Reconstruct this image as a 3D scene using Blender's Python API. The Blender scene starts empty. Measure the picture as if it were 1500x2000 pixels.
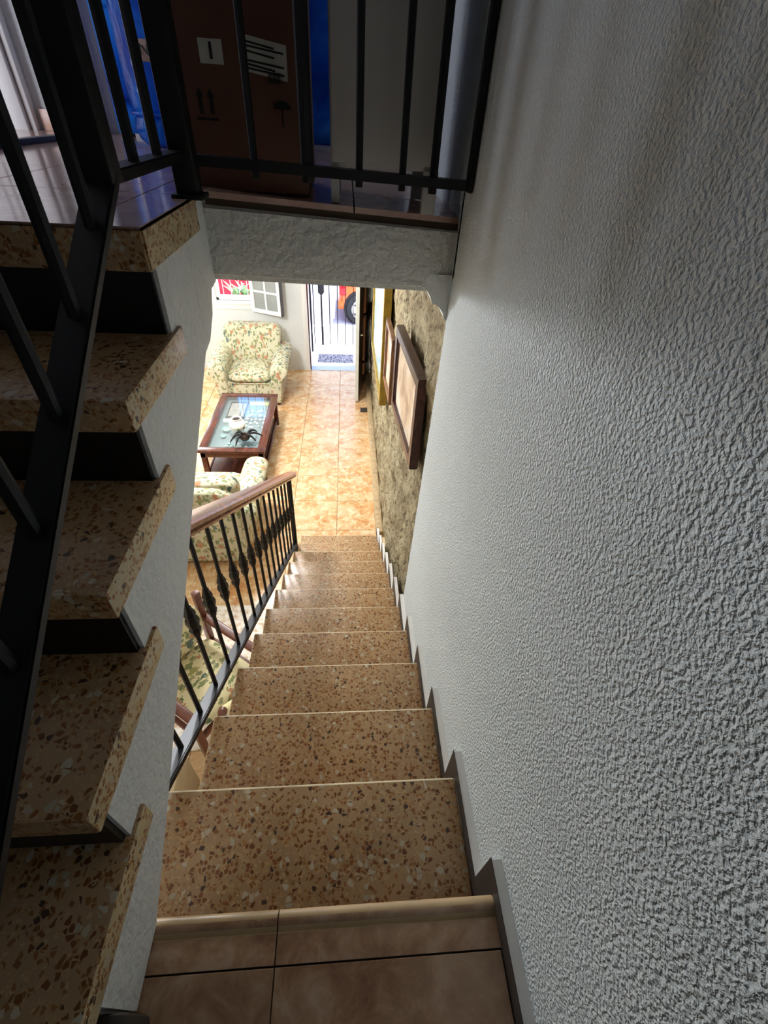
import bpy, bmesh, math, random
from mathutils import Vector, Matrix, noise
random.seed(4)
SC = bpy.context.scene
COL = SC.collection
PI = math.pi

# ------------------------------------------------------------------ camera, world, lights, exposure
pitch, yaw, roll, FPX = math.radians(41.249), math.radians(6.107), math.radians(3.957), 900.0
F = Vector((math.sin(yaw)*math.cos(pitch), math.cos(yaw)*math.cos(pitch), -math.sin(pitch)))
R0 = Vector((math.cos(yaw), -math.sin(yaw), 0)); U0 = R0.cross(F)
R = R0*math.cos(roll) + U0*math.sin(roll); U = -R0*math.sin(roll) + U0*math.cos(roll)
cam = bpy.data.cameras.new('camera'); co = bpy.data.objects.new('camera', cam); COL.objects.link(co)
cam.sensor_fit = 'VERTICAL'; cam.sensor_height = 24.0; cam.lens = FPX/2000*24.0
cam.clip_start = 0.02; cam.clip_end = 200
M = Matrix(((R.x, U.x, -F.x, 0), (R.y, U.y, -F.y, 0), (R.z, U.z, -F.z, 3.339), (0, 0, 0, 1)))
co.matrix_world = M
SC.camera = co

w = bpy.data.worlds.new('world'); SC.world = w; w.use_nodes = True
nt = w.node_tree; bg = nt.nodes['Background']
sky = nt.nodes.new('ShaderNodeTexSky'); sky.sky_type = 'NISHITA'; sky.sun_disc = False
sky.sun_elevation = math.radians(52); sky.sun_rotation = math.radians(150)
nt.links.new(sky.outputs[0], bg.inputs[0]); bg.inputs[1].default_value = 1.3

def lamp(name, kind, loc, energy, col=(1, 1, 1), size=None, target=None, angle=None):
    l = bpy.data.lights.new(name, kind); l.energy = energy; l.color = col
    if kind == 'AREA':
        l.shape = 'RECTANGLE'; l.size, l.size_y = size
    if angle: l.angle = angle
    o = bpy.data.objects.new(name, l); COL.objects.link(o); o.location = loc
    if target is not None:
        o.rotation_euler = (Vector(target)-Vector(loc)).to_track_quat('-Z', 'Y').to_euler()
    return o
lamp('sun', 'SUN', (0, 9, 8), 8.0, (1, .96, .9), target=(-1.5, 8.6, 0), angle=math.radians(.6))
# fill lamps added by the front and left walls, hidden behind the stairs
lamp('front_fill_light', 'AREA', (-3.25, 7.25, 1.35), 80, (.88, .94, 1), (1.3, 1.3), (-2.2, 3.0, 1.2))
lamp('side_fill_light', 'AREA', (-4.0, 4.6, 1.6), 25, (.92, .96, 1), (1.8, 1.5), (-0.5, 4.4, .6))
room_fill = lamp('room_fill_light', 'POINT', (-1.2, 4.2, 2.36), 200, (.95, .97, 1)); room_fill.data.shadow_soft_size = .16  # bare fill lamp added above the view to light room and stairs
# upper floor: daylight through the balcony room on the left, dim unseen fill lamp added up the stairwell
lamp('balcony_room_light', 'AREA', (-2.8, 2.0, 3.7), 36, (.82, .86, 1), (1.0, 1.4), (-1.9, 3.1, 3.6))
lamp('stairwell_fill_light', 'AREA', (.0, -.6, 5.3), 0.1, (.95, .97, 1), (.5, .5), (.1, .4, 2.5))
vs = SC.view_settings
SC.display_settings.display_device = 'sRGB'
vs.view_transform = 'Standard'; vs.look = 'None'; vs.exposure = 0.1; vs.gamma = 1.0; vs.use_curve_mapping = False
SC.cycles.max_bounces = 10; SC.cycles.diffuse_bounces = 6; SC.cycles.glossy_bounces = 4
SC.cycles.use_denoising = True

# ------------------------------------------------------------------ materials
def L(h):
    """#rrggbb -> linear"""
    v = [int(h[i:i+2], 16)/255 for i in (0, 2, 4)]
    return tuple((c/12.92 if c <= .04045 else ((c+.055)/1.055)**2.4) for c in v) + (1,)
class Nodes:
    def __init__(s, name, rough=.6, metal=0, spec=.5):
        s.m = bpy.data.materials.new(name); s.m.use_nodes = True
        s.t = s.m.node_tree; s.b = s.t.nodes['Principled BSDF']
        s.b.inputs['Roughness'].default_value = rough; s.b.inputs['Metallic'].default_value = metal
        s.b.inputs['Specular IOR Level'].default_value = spec
    def n(s, k, **kw):
        x = s.t.nodes.new('ShaderNode'+k)
        for a, v in kw.items():
            if hasattr(x, a): setattr(x, a, v)
            else: x.inputs[a.replace('_', ' ')].default_value = v
        return x
    def l(s, a, b): s.t.links.new(a, b)
    def pos(s, scale=(1, 1, 1), rot=(0, 0, 0), kind='Object', loc=(0, 0, 0)):
        if kind == 'World':
            src = s.n('NewGeometry').outputs['Position']
        else:
            src = s.n('TexCoord').outputs[kind]
        mp = s.n('Mapping'); mp.inputs['Scale'].default_value = scale; mp.inputs['Rotation'].default_value = rot
        mp.inputs['Location'].default_value = loc
        s.l(src, mp.inputs[0]); return mp.outputs[0]
    def ramp(s, fac, stops, interp='LINEAR'):
        r = s.n('ValToRGB'); r.color_ramp.interpolation = interp
        e = r.color_ramp.elements
        while len(e) < len(stops): e.new(.5)
        for i, (p, c) in enumerate(stops):
            e[i].position = p; e[i].color = c if len(c) == 4 else tuple(c)+(1,)
        s.l(fac, r.inputs[0]); return r.outputs[0]
    def mix(s, fac, a, b, mode='MIX'):
        x = s.n('Mix', data_type='RGBA', blend_type=mode)
        if isinstance(fac, (int, float)): x.inputs[0].default_value = fac
        else: s.l(fac, x.inputs[0])
        for i, v in ((6, a), (7, b)):
            if isinstance(v, tuple): x.inputs[i].default_value = v if len(v) == 4 else v+(1,)
            else: s.l(v, x.inputs[i])
        return x.outputs[2]
    def math(s, op, a, b=None):
        x = s.n('Math', operation=op)
        for i, v in ((0, a), (1, b)):
            if v is None: continue
            if isinstance(v, (int, float)): x.inputs[i].default_value = v
            else: s.l(v, x.inputs[i])
        return x.outputs[0]
    def noise(s, vec, scale, detail=4, rough=.5, dist=0):
        x = s.n('TexNoise'); x.inputs['Scale'].default_value = scale; x.inputs['Detail'].default_value = detail
        x.inputs['Roughness'].default_value = rough; x.inputs['Distortion'].default_value = dist
        s.l(vec, x.inputs['Vector']); return x
    def vor(s, vec, scale, feature='F1'):
        x = s.n('TexVoronoi', feature=feature); x.inputs['Scale'].default_value = scale
        s.l(vec, x.inputs['Vector']); return x
    def bump(s, h, strength=.5, dist=.01):
        x = s.n('Bump'); x.inputs['Strength'].default_value = strength; x.inputs['Distance'].default_value = dist
        s.l(h, x.inputs['Height']); s.l(x.outputs[0], s.b.inputs['Normal'])
    def color(s, c):
        if isinstance(c, tuple): s.b.inputs['Base Color'].default_value = c
        else: s.l(c, s.b.inputs['Base Color'])
        return s

def plain(name, h, rough=.6, metal=0, var=.08, scale=8, bump=0):
    a = Nodes(name, rough, metal)
    c = L(h); v = a.pos(); nn = a.noise(v, scale, 5)
    d = tuple(x*(1-var) for x in c[:3])+(1,); e = tuple(min(1, x*(1+var)) for x in c[:3])+(1,)
    a.color(a.ramp(nn.outputs['Fac'], [(.3, d), (.7, e)]))
    if bump: a.bump(a.noise(v, scale*12, 4).outputs['Fac'], bump, .004)
    return a.m

def stucco(name, h, scale=70, strength=.9, dist=.006, low=True):
    a = Nodes(name, .75, 0, .3)
    v = a.pos(kind='World')
    n1 = a.noise(v, scale, 3, .45, .25); n2 = a.noise(v, scale*.27, 3, .5)
    c = L(h)
    big = a.noise(v, 2.5, 4)
    a.color(a.ramp(big.outputs['Fac'], [(.3, tuple(x*.93 for x in c[:3])+(1,)), (.7, c)]))
    s1 = a.ramp(n1.outputs['Fac'], [(.36, (0, 0, 0, 1)), (.64, (1, 1, 1, 1))])
    hh = a.math('ADD', s1, a.math('MULTIPLY', n2.outputs['Fac'], .6))
    a.bump(hh, strength, dist)
    return a.m

def terrazzo(name, base='b0906a', scale=100, rough=.33, edge=False):
    a = Nodes(name, rough, 0, .5)
    v0 = a.pos(kind='World')
    wob = a.noise(v0, 60, 2)
    x = a.n('VectorMath', operation='SCALE'); a.l(wob.outputs['Color'], x.inputs[0]); x.inputs['Scale'].default_value = .008
    y = a.n('VectorMath', operation='ADD'); a.l(v0, y.inputs[0]); a.l(x.outputs[0], y.inputs[1]); v = y.outputs[0]
    b = L(base)
    bn = a.noise(v0, 6, 3)
    col = a.ramp(bn.outputs['Fac'], [(.3, tuple(t*.85 for t in b[:3])+(1,)), (.7, tuple(min(1, t*1.1) for t in b[:3])+(1,))])
    def layer(col, sc, lo, hi, size, cc):
        f = a.vor(v, sc); e = a.vor(v, sc, 'DISTANCE_TO_EDGE')
        sep = a.n('SeparateColor'); a.l(f.outputs['Color'], sep.inputs[0])
        m1 = a.math('GREATER_THAN', sep.outputs[0], lo); m2 = a.math('LESS_THAN', sep.outputs[0], hi)
        m3 = a.math('GREATER_THAN', e.outputs[0], size)
        mm = a.math('MULTIPLY', a.math('MULTIPLY', m1, m2), m3)
        if len(cc) == 2:
            c2 = a.mix(sep.outputs[1], L(cc[0]), L(cc[1]))
        else: c2 = L(cc[0])
        return a.mix(mm, col, c2)
    col = layer(col, scale*1.5, .0, .35, .09, ('b8935f', 'c2a47a'))
    col = layer(col, scale*1.25, .5, .74, .10, ('8a5a2c', 'a5703a'))
    col = layer(col, scale, .0, .24, .12, ('6b3c18', '8f5a2a'))
    col = layer(col, scale, .6, .63, .08, ('4b3524',))
    col = layer(col, scale*.8, .9, .96, .08, ('c8bea8', 'b3a890'))
    a.color(col)
    a.bump(a.noise(v0, 90, 2).outputs['Fac'], .08, .002)
    return a.m

def tile_mat(name, c1, c2, c3, rough=.3, scale=9):
    a = Nodes(name, rough, 0, .5)
    v = a.pos(kind='World')
    oi = a.n('ObjectInfo')
    off = a.n('VectorMath', operation='ADD'); a.l(v, off.inputs[0])
    cb = a.n('CombineXYZ'); a.l(a.math('MULTIPLY', oi.outputs['Random'], 20.0), cb.inputs[2]); a.l(cb.outputs[0], off.inputs[1])
    n1 = a.noise(off.outputs[0], scale, 8, .68, .6); n2 = a.noise(off.outputs[0], scale*.35, 3, .5)
    col = a.ramp(n1.outputs['Fac'], [(.36, L(c1)), (.5, L(c2)), (.63, L(c3))])
    col = a.mix(a.ramp(n2.outputs['Fac'], [(.4, (0, 0, 0, 1)), (.62, (1, 1, 1, 1))]), col, a.mix(.5, col, L(c3)))
    a.color(col)
    return a.m

def wood(name, c1, c2, rough=.35, scale=(3, 3, 30), k=6):
    a = Nodes(name, rough, 0, .5)
    v = a.pos(scale=scale)
    n1 = a.noise(v, k, 6, .6, .8)
    a.color(a.ramp(n1.outputs['Fac'], [(.3, L(c1)), (.7, L(c2))]))
    return a.m

def floral(name, base='e3d6a0', scale=11, gloss=.8):
    a = Nodes(name, gloss, 0, .2)
    v0 = a.pos()
    nz = a.noise(v0, 9, 2)
    x = a.n('VectorMath', operation='SCALE'); a.l(nz.outputs['Color'], x.inputs[0]); x.inputs['Scale'].default_value = .06
    y = a.n('VectorMath', operation='ADD'); a.l(v0, y.inputs[0]); a.l(x.outputs[0], y.inputs[1]); v = y.outputs[0]
    col = L(base)
    def blob(col, vec, sc, lo, hi, rad, c1, c2):
        f = a.vor(vec, sc); sep = a.n('SeparateColor'); a.l(f.outputs['Color'], sep.inputs[0])
        m = a.math('MULTIPLY', a.math('GREATER_THAN', sep.outputs[0], lo), a.math('LESS_THAN', sep.outputs[0], hi))
        pet = a.noise(v0, sc*4, 2)
        rr = a.math('MULTIPLY', pet.outputs['Fac'], rad*2)
        m = a.math('MULTIPLY', m, a.math('LESS_THAN', f.outputs['Distance'], rr))
        return a.mix(m, col, a.mix(sep.outputs[1], L(c1), L(c2)))
    mp = a.n('Mapping'); mp.inputs['Scale'].default_value = (1, 1, .45); mp.inputs['Rotation'].default_value = (.3, .6, .4); a.l(v, mp.inputs[0])
    mp2 = a.n('Mapping'); mp2.inputs['Scale'].default_value = (.45, 1, 1); mp2.inputs['Rotation'].default_value = (.2, -.7, .9); a.l(v, mp2.inputs[0])
    col = blob(col, mp.outputs[0], scale*2.6, .0, .6, .40, '6a7656', '98976c')
    col = blob(col, mp2.outputs[0], scale*2.4, .3, .8, .36, '74845c', 'a39c60')
    col = blob(col, v, scale*.95, .05, .3, .34, 'b98e6c', 'ad7c5c')
    col = blob(col, v, scale*2.2, .0, .12, .30, 'b87452', 'c08a64')
    col = blob(col, mp.outputs[0], scale*1.3, .62, .86, .30, '55685c', '6c7b74')
    a.color(col)
    a.bump(a.noise(v0, 260, 2).outputs['Fac'], .25, .002)
    return a.m

def stone_mat():
    a = Nodes('rough_stone', .9, 0, .2)
    v = a.pos(kind='World')
    n1 = a.noise(v, 5, 8, .7, .6); n2 = a.noise(v, 28, 6, .7, .4)
    col = a.ramp(n1.outputs['Fac'], [(.30, L('75664a')), (.46, L('a39475')), (.6, L('bcb08e')), (.74, L('8c7c5e'))])
    dk = a.ramp(n2.outputs['Fac'], [(.36, L('4f4028')), (.50, (1, 1, 1, 1))])
    col = a.mix(.75, col, dk, 'MULTIPLY')
    a.color(col); a.bump(n2.outputs['Fac'], 1.0, .03)
    return a.m

def glass_mat(name, tint=(1, 1, 1, 1), rough=.02, alpha=.25):
    a = Nodes(name, rough, 0, .5)
    tr = a.n('BsdfTransparent'); tr.inputs[0].default_value = tint
    gl = a.n('BsdfGlossy'); gl.inputs[0].default_value = (1, 1, 1, 1); gl.inputs['Roughness'].default_value = rough
    fr = a.n('LayerWeight'); fr.inputs[0].default_value = .5
    fr2 = a.math('ADD', a.math('MULTIPLY', a.math('POWER', fr.outputs['Facing'], 4.0), .8), .05)
    ms = a.n('MixShader'); a.l(fr2, ms.inputs[0]); a.l(tr.outputs[0], ms.inputs[1]); a.l(gl.outputs[0], ms.inputs[2])
    a.l(ms.outputs[0], a.t.nodes['Material Output'].inputs[0])
    return a.m

MAT = dict(
    stucco=stucco('rough_plaster', 'dde6e8', 170, .75, .0045),
    plaster=stucco('smooth_plaster', 'e2e4e2', 60, .35, .006),
    beam=stucco('brushed_plaster', 'd2d2cc', 60, .55, .008),
    white=plain('white_paint', 'eceae6', .45, var=.02),
    terrazzo=terrazzo('terrazzo_tread'),
    terrazzo_lit_end=terrazzo('terrazzo_lit_end', 'c6b48e', 105, .4),
    lit_edge=plain('painted_lit_edge', 'e2d2ae', .4, var=.1, scale=40),  # pale colour stands in for light catching the step edges
    tile=tile_mat('orange_floor_tile', 'c08450', 'd2a26c', 'e8d2ac', .25, 15),
    tile_dark=tile_mat('beige_floor_tile', '8a6046', 'a98464', 'bfa288', .35, 13),
    tile_gloss=tile_mat('glossy_upper_tile', '9c7468', 'b08e80', 'bfa294', .12, 5),
    grout=plain('pale_grout', 'e6cba0', .8),
    grout_dark=plain('dark_grout', '4a3a2c', .8),
    nosing=plain('pale_tile_nosing', 'c2a67e', .3, var=.12, scale=14),
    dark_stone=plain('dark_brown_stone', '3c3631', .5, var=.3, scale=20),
    black_riser=plain('black_riser', '0d0d0f', .35, var=.2),
    iron=plain('black_iron', '0e0f11', .5, .3, var=.15, scale=30, bump=.1),
    iron_grey=plain('dark_grey_painted_iron', '32353c', .4, .2, var=.1),
    rail_wood=wood('handrail_wood', '74402e', 'a56a50', .25, (2, .6, 2), 8),
    mahogany=wood('mahogany', '3a1a12', '6b3626', .25, (3, .5, 3), 8),
    chair_wood=wood('brown_wood', '4a2418', '7a4430', .35, (6, 2, 6), 6),
    gold=plain('aged_gold', '9a8030', .4, .35, var=.25, scale=20),
    brown_frame=wood('brown_frame', '5b3a26', '9a6f4c', .35, (8, 3, 2), 5),
    floral=floral('floral_fabric', 'c8c2a6', 12),
    floral_pale=floral('pale_floral_fabric', 'ddd2a8', 9),
    stone=stone_mat(),
    glass=glass_mat('clear_glass', (.93, .97, .96, 1), .02, .5),
    cardboard=plain('cardboard', '5e3c2c', .8, var=.1),
    label=plain('paper_label', 'b4b4aa', .7, var=.05),
    ink=plain('black_ink', '0a0a0a', .7),
    alu=plain('pale_aluminium', 'c9ccc4', .35, .2, var=.04),
    steel=plain('bright_steel', 'd8d8d8', .2, .9, var=.02),
    orange_car=plain('orange_car_paint', 'f05a24', .25, var=.03),
    red_car=plain('red_car_paint', 'e00a24', .25, var=.03),
    rubber=plain('tyre_rubber', '1c1c20', .8),
    asphalt=plain('asphalt', '8d8f98', .9, var=.2, scale=30),
    pavement=plain('pale_pavement', 'd6d4d0', .8, var=.05, scale=10),
    marble=plain('blue_grey_marble', 'a8b4c8', .3, var=.1, scale=20),
    agave=plain('pale_green_leaf', 'a8cc98', .5, var=.25, scale=15),
    rug=None, mat=None,
    ceramic=plain('glazed_white_ceramic', 'eeeadd', .15, var=.05),
    shell=plain('white_shell', 'f2f0ee', .4, var=.05),
    dark_pot=plain('dark_brown_ceramic', '2a1a14', .2, var=.3),
    beige=plain('beige_cloth', 'b09a78', .8, var=.06),
    yellow_cloth=plain('pale_yellow_cloth', 'e6dca8', .8, var=.05),
    grey_board=plain('grey_display_board', '8d969c', .6, var=.06),
    cream=plain('cream_ribbon', 'e4dca0', .6, var=.3, scale=60),
    photo=plain('faded_print', 'b8aaa4', .5, var=.2, scale=25),
    tail=plain('red_lamp_lens', 'c80c1c', .15),
)
def rug_mat():
    a = Nodes('white_mottled_rug', .9, 0, .1); v = a.pos(kind='World')
    n1 = a.noise(v, 22, 5, .7)
    a.color(a.ramp(n1.outputs['Fac'], [(.35, L('c9a884')), (.5, L('f0e6d8')), (.7, L('ffffff'))]))
    a.bump(a.noise(v, 200, 2).outputs['Fac'], .4, .004); return a.m
MAT['rug'] = rug_mat()
def mat_mat():
    a = Nodes('scroll_patterned_mat', .9, 0, .1); v = a.pos()
    w1 = a.n('TexWave', wave_type='RINGS'); w1.inputs['Scale'].default_value = 9; w1.inputs['Distortion'].default_value = 14; w1.inputs['Detail'].default_value = 1.0; w1.inputs['Detail Scale'].default_value = 3
    a.l(v, w1.inputs['Vector'])
    a.color(a.ramp(w1.outputs['Fac'], [(.42, L('0c1020')), (.55, L('7a7a88'))])); return a.m
MAT['mat'] = mat_mat()
def blue_plastic():
    a = Nodes('blue_translucent_plastic', .12, 0, .6)
    v = a.pos(); n1 = a.noise(v, 4, 3, .5, .8)
    c = a.ramp(n1.outputs['Fac'], [(.3, L('0636b4')), (.5, L('0a78e6')), (.7, L('34a6fa'))])
    a.color(c); a.b.inputs['Transmission Weight'].default_value = .25
    tl = a.n('BsdfTranslucent'); a.l(c, tl.inputs[0])
    ms = a.n('MixShader'); ms.inputs[0].default_value = .45
    a.l(a.b.outputs[0], ms.inputs[1]); a.l(tl.outputs[0], ms.inputs[2]); a.l(ms.outputs[0], a.t.nodes['Material Output'].inputs[0])
    a.bump(n1.outputs['Fac'], .6, .05)
    return a.m
MAT['blue'] = blue_plastic()
def seascape():
    a = Nodes('pale_blue_print', .15, 0, .5); v = a.pos(scale=(1, 1, 3))
    n1 = a.noise(v, 3, 5, .6, .6)
    a.color(a.ramp(n1.outputs['Fac'], [(.3, L('6f94a4')), (.5, L('98b4b8')), (.65, L('b8c4bc'))])); return a.m
MAT['sea'] = seascape()
def print_mat():
    a = Nodes('cream_and_pink_print', .3, 0, .4); v = a.pos()
    n1 = a.noise(v, 6, 4, .6)
    a.color(a.ramp(n1.outputs['Fac'], [(.35, L('a98a72')), (.5, L('d8c0a4')), (.65, L('e8dccc'))])); return a.m
MAT['print'] = print_mat()

# ------------------------------------------------------------------ mesh helpers
def empty(name, loc, label=None, cat=None, group=None, rz=0, kind=None):
    o = bpy.data.objects.new(name, None); COL.objects.link(o); o.location = loc; o.rotation_euler = (0, 0, rz)
    o.empty_display_size = .1
    tag(o, label, cat, group, kind); return o
def tag(o, label=None, cat=None, group=None, kind=None):
    if label: o['label'] = label
    if cat: o['category'] = cat
    if group: o['group'] = group
    if kind: o['kind'] = kind
    return o
def build(name, bm, mats, parent=None, smooth=35, world=False):
    """world=True: geometry is in world coordinates; under a parent it is shifted back."""
    if world and parent is not None:
        p = Vector((0, 0, 0)); q = parent
        while q is not None: p += Vector(q.location); q = q.parent
        bmesh.ops.translate(bm, verts=bm.verts, vec=-p)
    bmesh.ops.recalc_face_normals(bm, faces=bm.faces)
    me = bpy.data.meshes.new(name); bm.to_mesh(me); bm.free()
    if not isinstance(mats, (list, tuple)): mats = [mats]
    for m in mats: me.materials.append(m)
    if smooth:
        for p in me.polygons: p.use_smooth = True
        me.set_sharp_from_angle(angle=math.radians(smooth))
    o = bpy.data.objects.new(name, me); COL.objects.link(o)
    if parent is not None: o.parent = parent
    return o
def centre(o):
    """put a top-level mesh's origin at its base centre"""
    vs_ = [v.co for v in o.data.vertices]
    c = Vector(((min(v.x for v in vs_)+max(v.x for v in vs_))/2, (min(v.y for v in vs_)+max(v.y for v in vs_))/2, min(v.z for v in vs_)))
    o.data.transform(Matrix.Translation(-c)); o.location = c; return o
def BM(): return bmesh.new()
def box(bm, x0, x1, y0, y1, z0, z1, bev=0, seg=2, mi=0, mat=None):
    r = bmesh.ops.create_cube(bm, size=1)
    vs_ = r['verts']
    for v in vs_:
        v.co = Vector(((x0+x1)/2+v.co.x*(x1-x0), (y0+y1)/2+v.co.y*(y1-y0), (z0+z1)/2+v.co.z*(z1-z0)))
    fs = list({f for v in vs_ for f in v.link_faces})
    for f in fs: f.material_index = mi
    if bev:
        es = list({e for v in vs_ for e in v.link_edges})
        rr = bmesh.ops.bevel(bm, geom=es, offset=bev, segments=seg, affect='EDGES', profile=.5)
        for f in rr['faces']: f.material_index = mi
        vs_ = list({v for f in rr['faces'] for v in f.verts})
    return vs_
def tube(bm, pts, rad, sides=8, caps=True, square=False, mi=0):
    pts = [Vector(p) for p in pts]; n = len(pts)
    rads = rad if isinstance(rad, (list, tuple)) else [rad]*n
    if square: sides = 4
    rings = []
    ref = None
    for i, p in enumerate(pts):
        d = (pts[min(i+1, n-1)]-pts[max(i-1, 0)]).normalized()
        if ref is None:
            ref = Vector((1, 0, 0)) if abs(d.x) < .9 else Vector((0, 1, 0))
        u = (ref-d*ref.dot(d)).normalized(); w_ = d.cross(u); ref = u
        ring = []
        for k in range(sides):
            an = 2*PI*(k+(.5 if square else 0))/sides; rr = rads[i]*(1.4142 if square else 1)
            ring.append(bm.verts.new(p+u*math.cos(an)*rr+w_*math.sin(an)*rr))
        rings.append(ring)
    for i in range(n-1):
        for k in range(sides):
            f = bm.faces.new((rings[i][k], rings[i][(k+1) % sides], rings[i+1][(k+1) % sides], rings[i+1][k])); f.material_index = mi
    if caps:
        for rg in (rings[0], rings[-1]):
            f = bm.faces.new(rg); f.material_index = mi
def lathe(bm, prof, c=(0, 0, 0), sides=16, mi=0, bump=0):
    c = Vector(c); rings = []
    for r, z in prof:
        ring = []
        for k in range(sides):
            an = 2*PI*k/sides; rr = r*(1+bump*(1 if k % 2 else -1)) if r > .009 else r
            ring.append(bm.verts.new(c+Vector((math.cos(an)*rr, math.sin(an)*rr, z))))
        rings.append(ring)
    for i in range(len(prof)-1):
        for k in range(sides):
            bm.faces.new((rings[i][k], rings[i][(k+1) % sides], rings[i+1][(k+1) % sides], rings[i+1][k])).material_index = mi
    for rg in (rings[0], rings[-1]):
        bm.faces.new(rg).material_index = mi
def prism(bm, poly, axis, a, b, mi=0):
    """extrude a polygon of 2-D points along an axis; axis 'x': points are (y,z); 'y': (x,z); 'z': (x,y)"""
    def P(p, t): return {'x': (t, p[0], p[1]), 'y': (p[0], t, p[1]), 'z': (p[0], p[1], t)}[axis]
    A = [bm.verts.new(P(p, a)) for p in poly]; B = [bm.verts.new(P(p, b)) for p in poly]
    fs = [bm.faces.new(A), bm.faces.new(list(reversed(B)))]
    n = len(poly)
    for i in range(n): fs.append(bm.faces.new((A[i], B[i], B[(i+1) % n], A[(i+1) % n])))
    for f in fs: f.material_index = mi
    return fs
def hexa(bm, pts, mi=0):
    """8 corners: bottom 4 then top 4, same winding"""
    v = [bm.verts.new(p) for p in pts]
    for q in ((0, 1, 2, 3), (4, 5, 6, 7), (0, 1, 5, 4), (1, 2, 6, 5), (2, 3, 7, 6), (3, 0, 4, 7)):
        bm.faces.new([v[i] for i in q]).material_index = mi
def puff(bm, c, s, e=.45, nu=20, nv=14, deform=None, ec=.7, ez=.8):
    """a cushion: superellipsoid"""
    def pw(x, e_): return math.copysign(abs(x)**e_, x)
    rings = []
    for j in range(1, nv):
        ph = -PI/2+PI*j/nv; ring = []
        for i in range(nu):
            th = 2*PI*i/nu
            p = Vector((s[0]/2*pw(math.cos(ph), ec)*pw(math.cos(th), e), s[1]/2*pw(math.cos(ph), ec)*pw(math.sin(th), e), s[2]/2*pw(math.sin(ph), ez)))
            if deform: p = deform(p)
            ring.append(bm.verts.new(p+Vector(c)))
        rings.append(ring)
    for j in range(len(rings)-1):
        for i in range(nu): bm.faces.new((rings[j][i], rings[j][(i+1) % nu], rings[j+1][(i+1) % nu], rings[j+1][i]))
    bm.faces.new(rings[0]); bm.faces.new(rings[-1])
def sbox(name, dims, m, parent=None, bev=0, kind=None, mats=None):
    b = BM(); box(b, *dims, bev=bev); o = build(name, b, m, parent, world=parent is not None)
    if kind: o['kind'] = kind
    return o
def wall(name, *dims, m='plaster'):
    return sbox(name, dims, MAT[m], kind='structure')
def copy(o, name=None):
    c = o.copy(); COL.objects.link(c); return c
def text_mesh(txt, size, m, parent, loc, rot, name='lettering', bold=0):
    cu = bpy.data.curves.new('tmp', 'FONT'); cu.body = txt; cu.size = size; cu.align_x = 'CENTER'; cu.align_y = 'CENTER'
    cu.extrude = .0004; cu.offset = bold
    t = bpy.data.objects.new('tmp', cu); COL.objects.link(t)
    dg = bpy.context.evaluated_depsgraph_get(); me = bpy.data.meshes.new_from_object(t.evaluated_get(dg))
    bpy.data.objects.remove(t); me.materials.clear(); me.materials.append(m)
    o = bpy.data.objects.new(name, me); COL.objects.link(o); o.parent = parent; o.location = loc; o.rotation_euler = rot
    return o

# ------------------------------------------------------------------ dimensions
r, t = .18, .2789           # lower flight
Y0 = .1708                  # top nosing
ZT = 2.16                   # tiled landing the stairs start from
XL, XR = -.436, .290        # tread ends
XW = .312                   # plaster wall
def ny(k): return Y0+k*t
def nz(k): return ZT-k*r
YB = 7.35                   # front wall inner face
SX = -.350                  # right side face of the upper flight
def zl(x): return 3.163-.068*(x+.35) if x > -.35 else 3.163   # upper landing (dips a little to the right)

# ------------------------------------------------------------------ SETTING
# right plaster wall of the stairwell (ends where the bare stone begins)
b = BM(); prism(b, [(-1.3, 0), (1.615, 0), (1.60, 1.3), (1.53, 2.1), (1.47, 2.84), (1.45, 5.6), (-1.3, 5.6)], 'x', XW, XW+.10)
build('wall_right', b, MAT['stucco'], smooth=0)['kind'] = 'structure'
wall('wall_right_upper', XW, XW+.10, 1.45, 4.7, 2.97, 5.6, m='stucco')
# stone wall of the room: displaced grid with thickness
def stone_wall():
    b = BM(); ys = [1.40+i*.03 for i in range(int((YB-1.40)/.03)+2)]; zs = [i*.03 for i in range(99)]
    g = []
    for y in ys:
        row = []
        for z in zs:
            p = Vector((0, y, z))
            d = noise.fractal(p*2.6, .7, 2.1, 5)*.04+abs(noise.noise(p*6))*.035+abs(noise.noise(p*13))*.02
            if z < .09: d *= .2
            row.append(b.verts.new((.388-d*.9, y, z)))
        g.append(row)
    for i in range(len(ys)-1):
        for j in range(len(zs)-1): b.faces.new((g[i][j], g[i+1][j], g[i+1][j+1], g[i][j+1]))
    o = build('wall_stone_right', b, MAT['stone'], smooth=60); o['kind'] = 'structure'
    m = o.modifiers.new('thick', 'SOLIDIFY'); m.thickness = .12; m.offset = -1 if o.data.polygons[0].normal.x < 0 else 1
stone_wall()
# broken edge of plaster hanging where the beam meets the right wall
b = BM(); prism(b, [(.235, 2.975), (.238, 2.935), (.252, 2.915), (.262, 2.893), (.280, 2.888), (.297, 2.868), (.305, 2.848), (XW+.01, 2.835), (XW+.01, 2.975)], 'y', 1.474, 1.60)
o = build('trim_1', b, MAT['plaster'], smooth=0); o['kind'] = 'structure'

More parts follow.
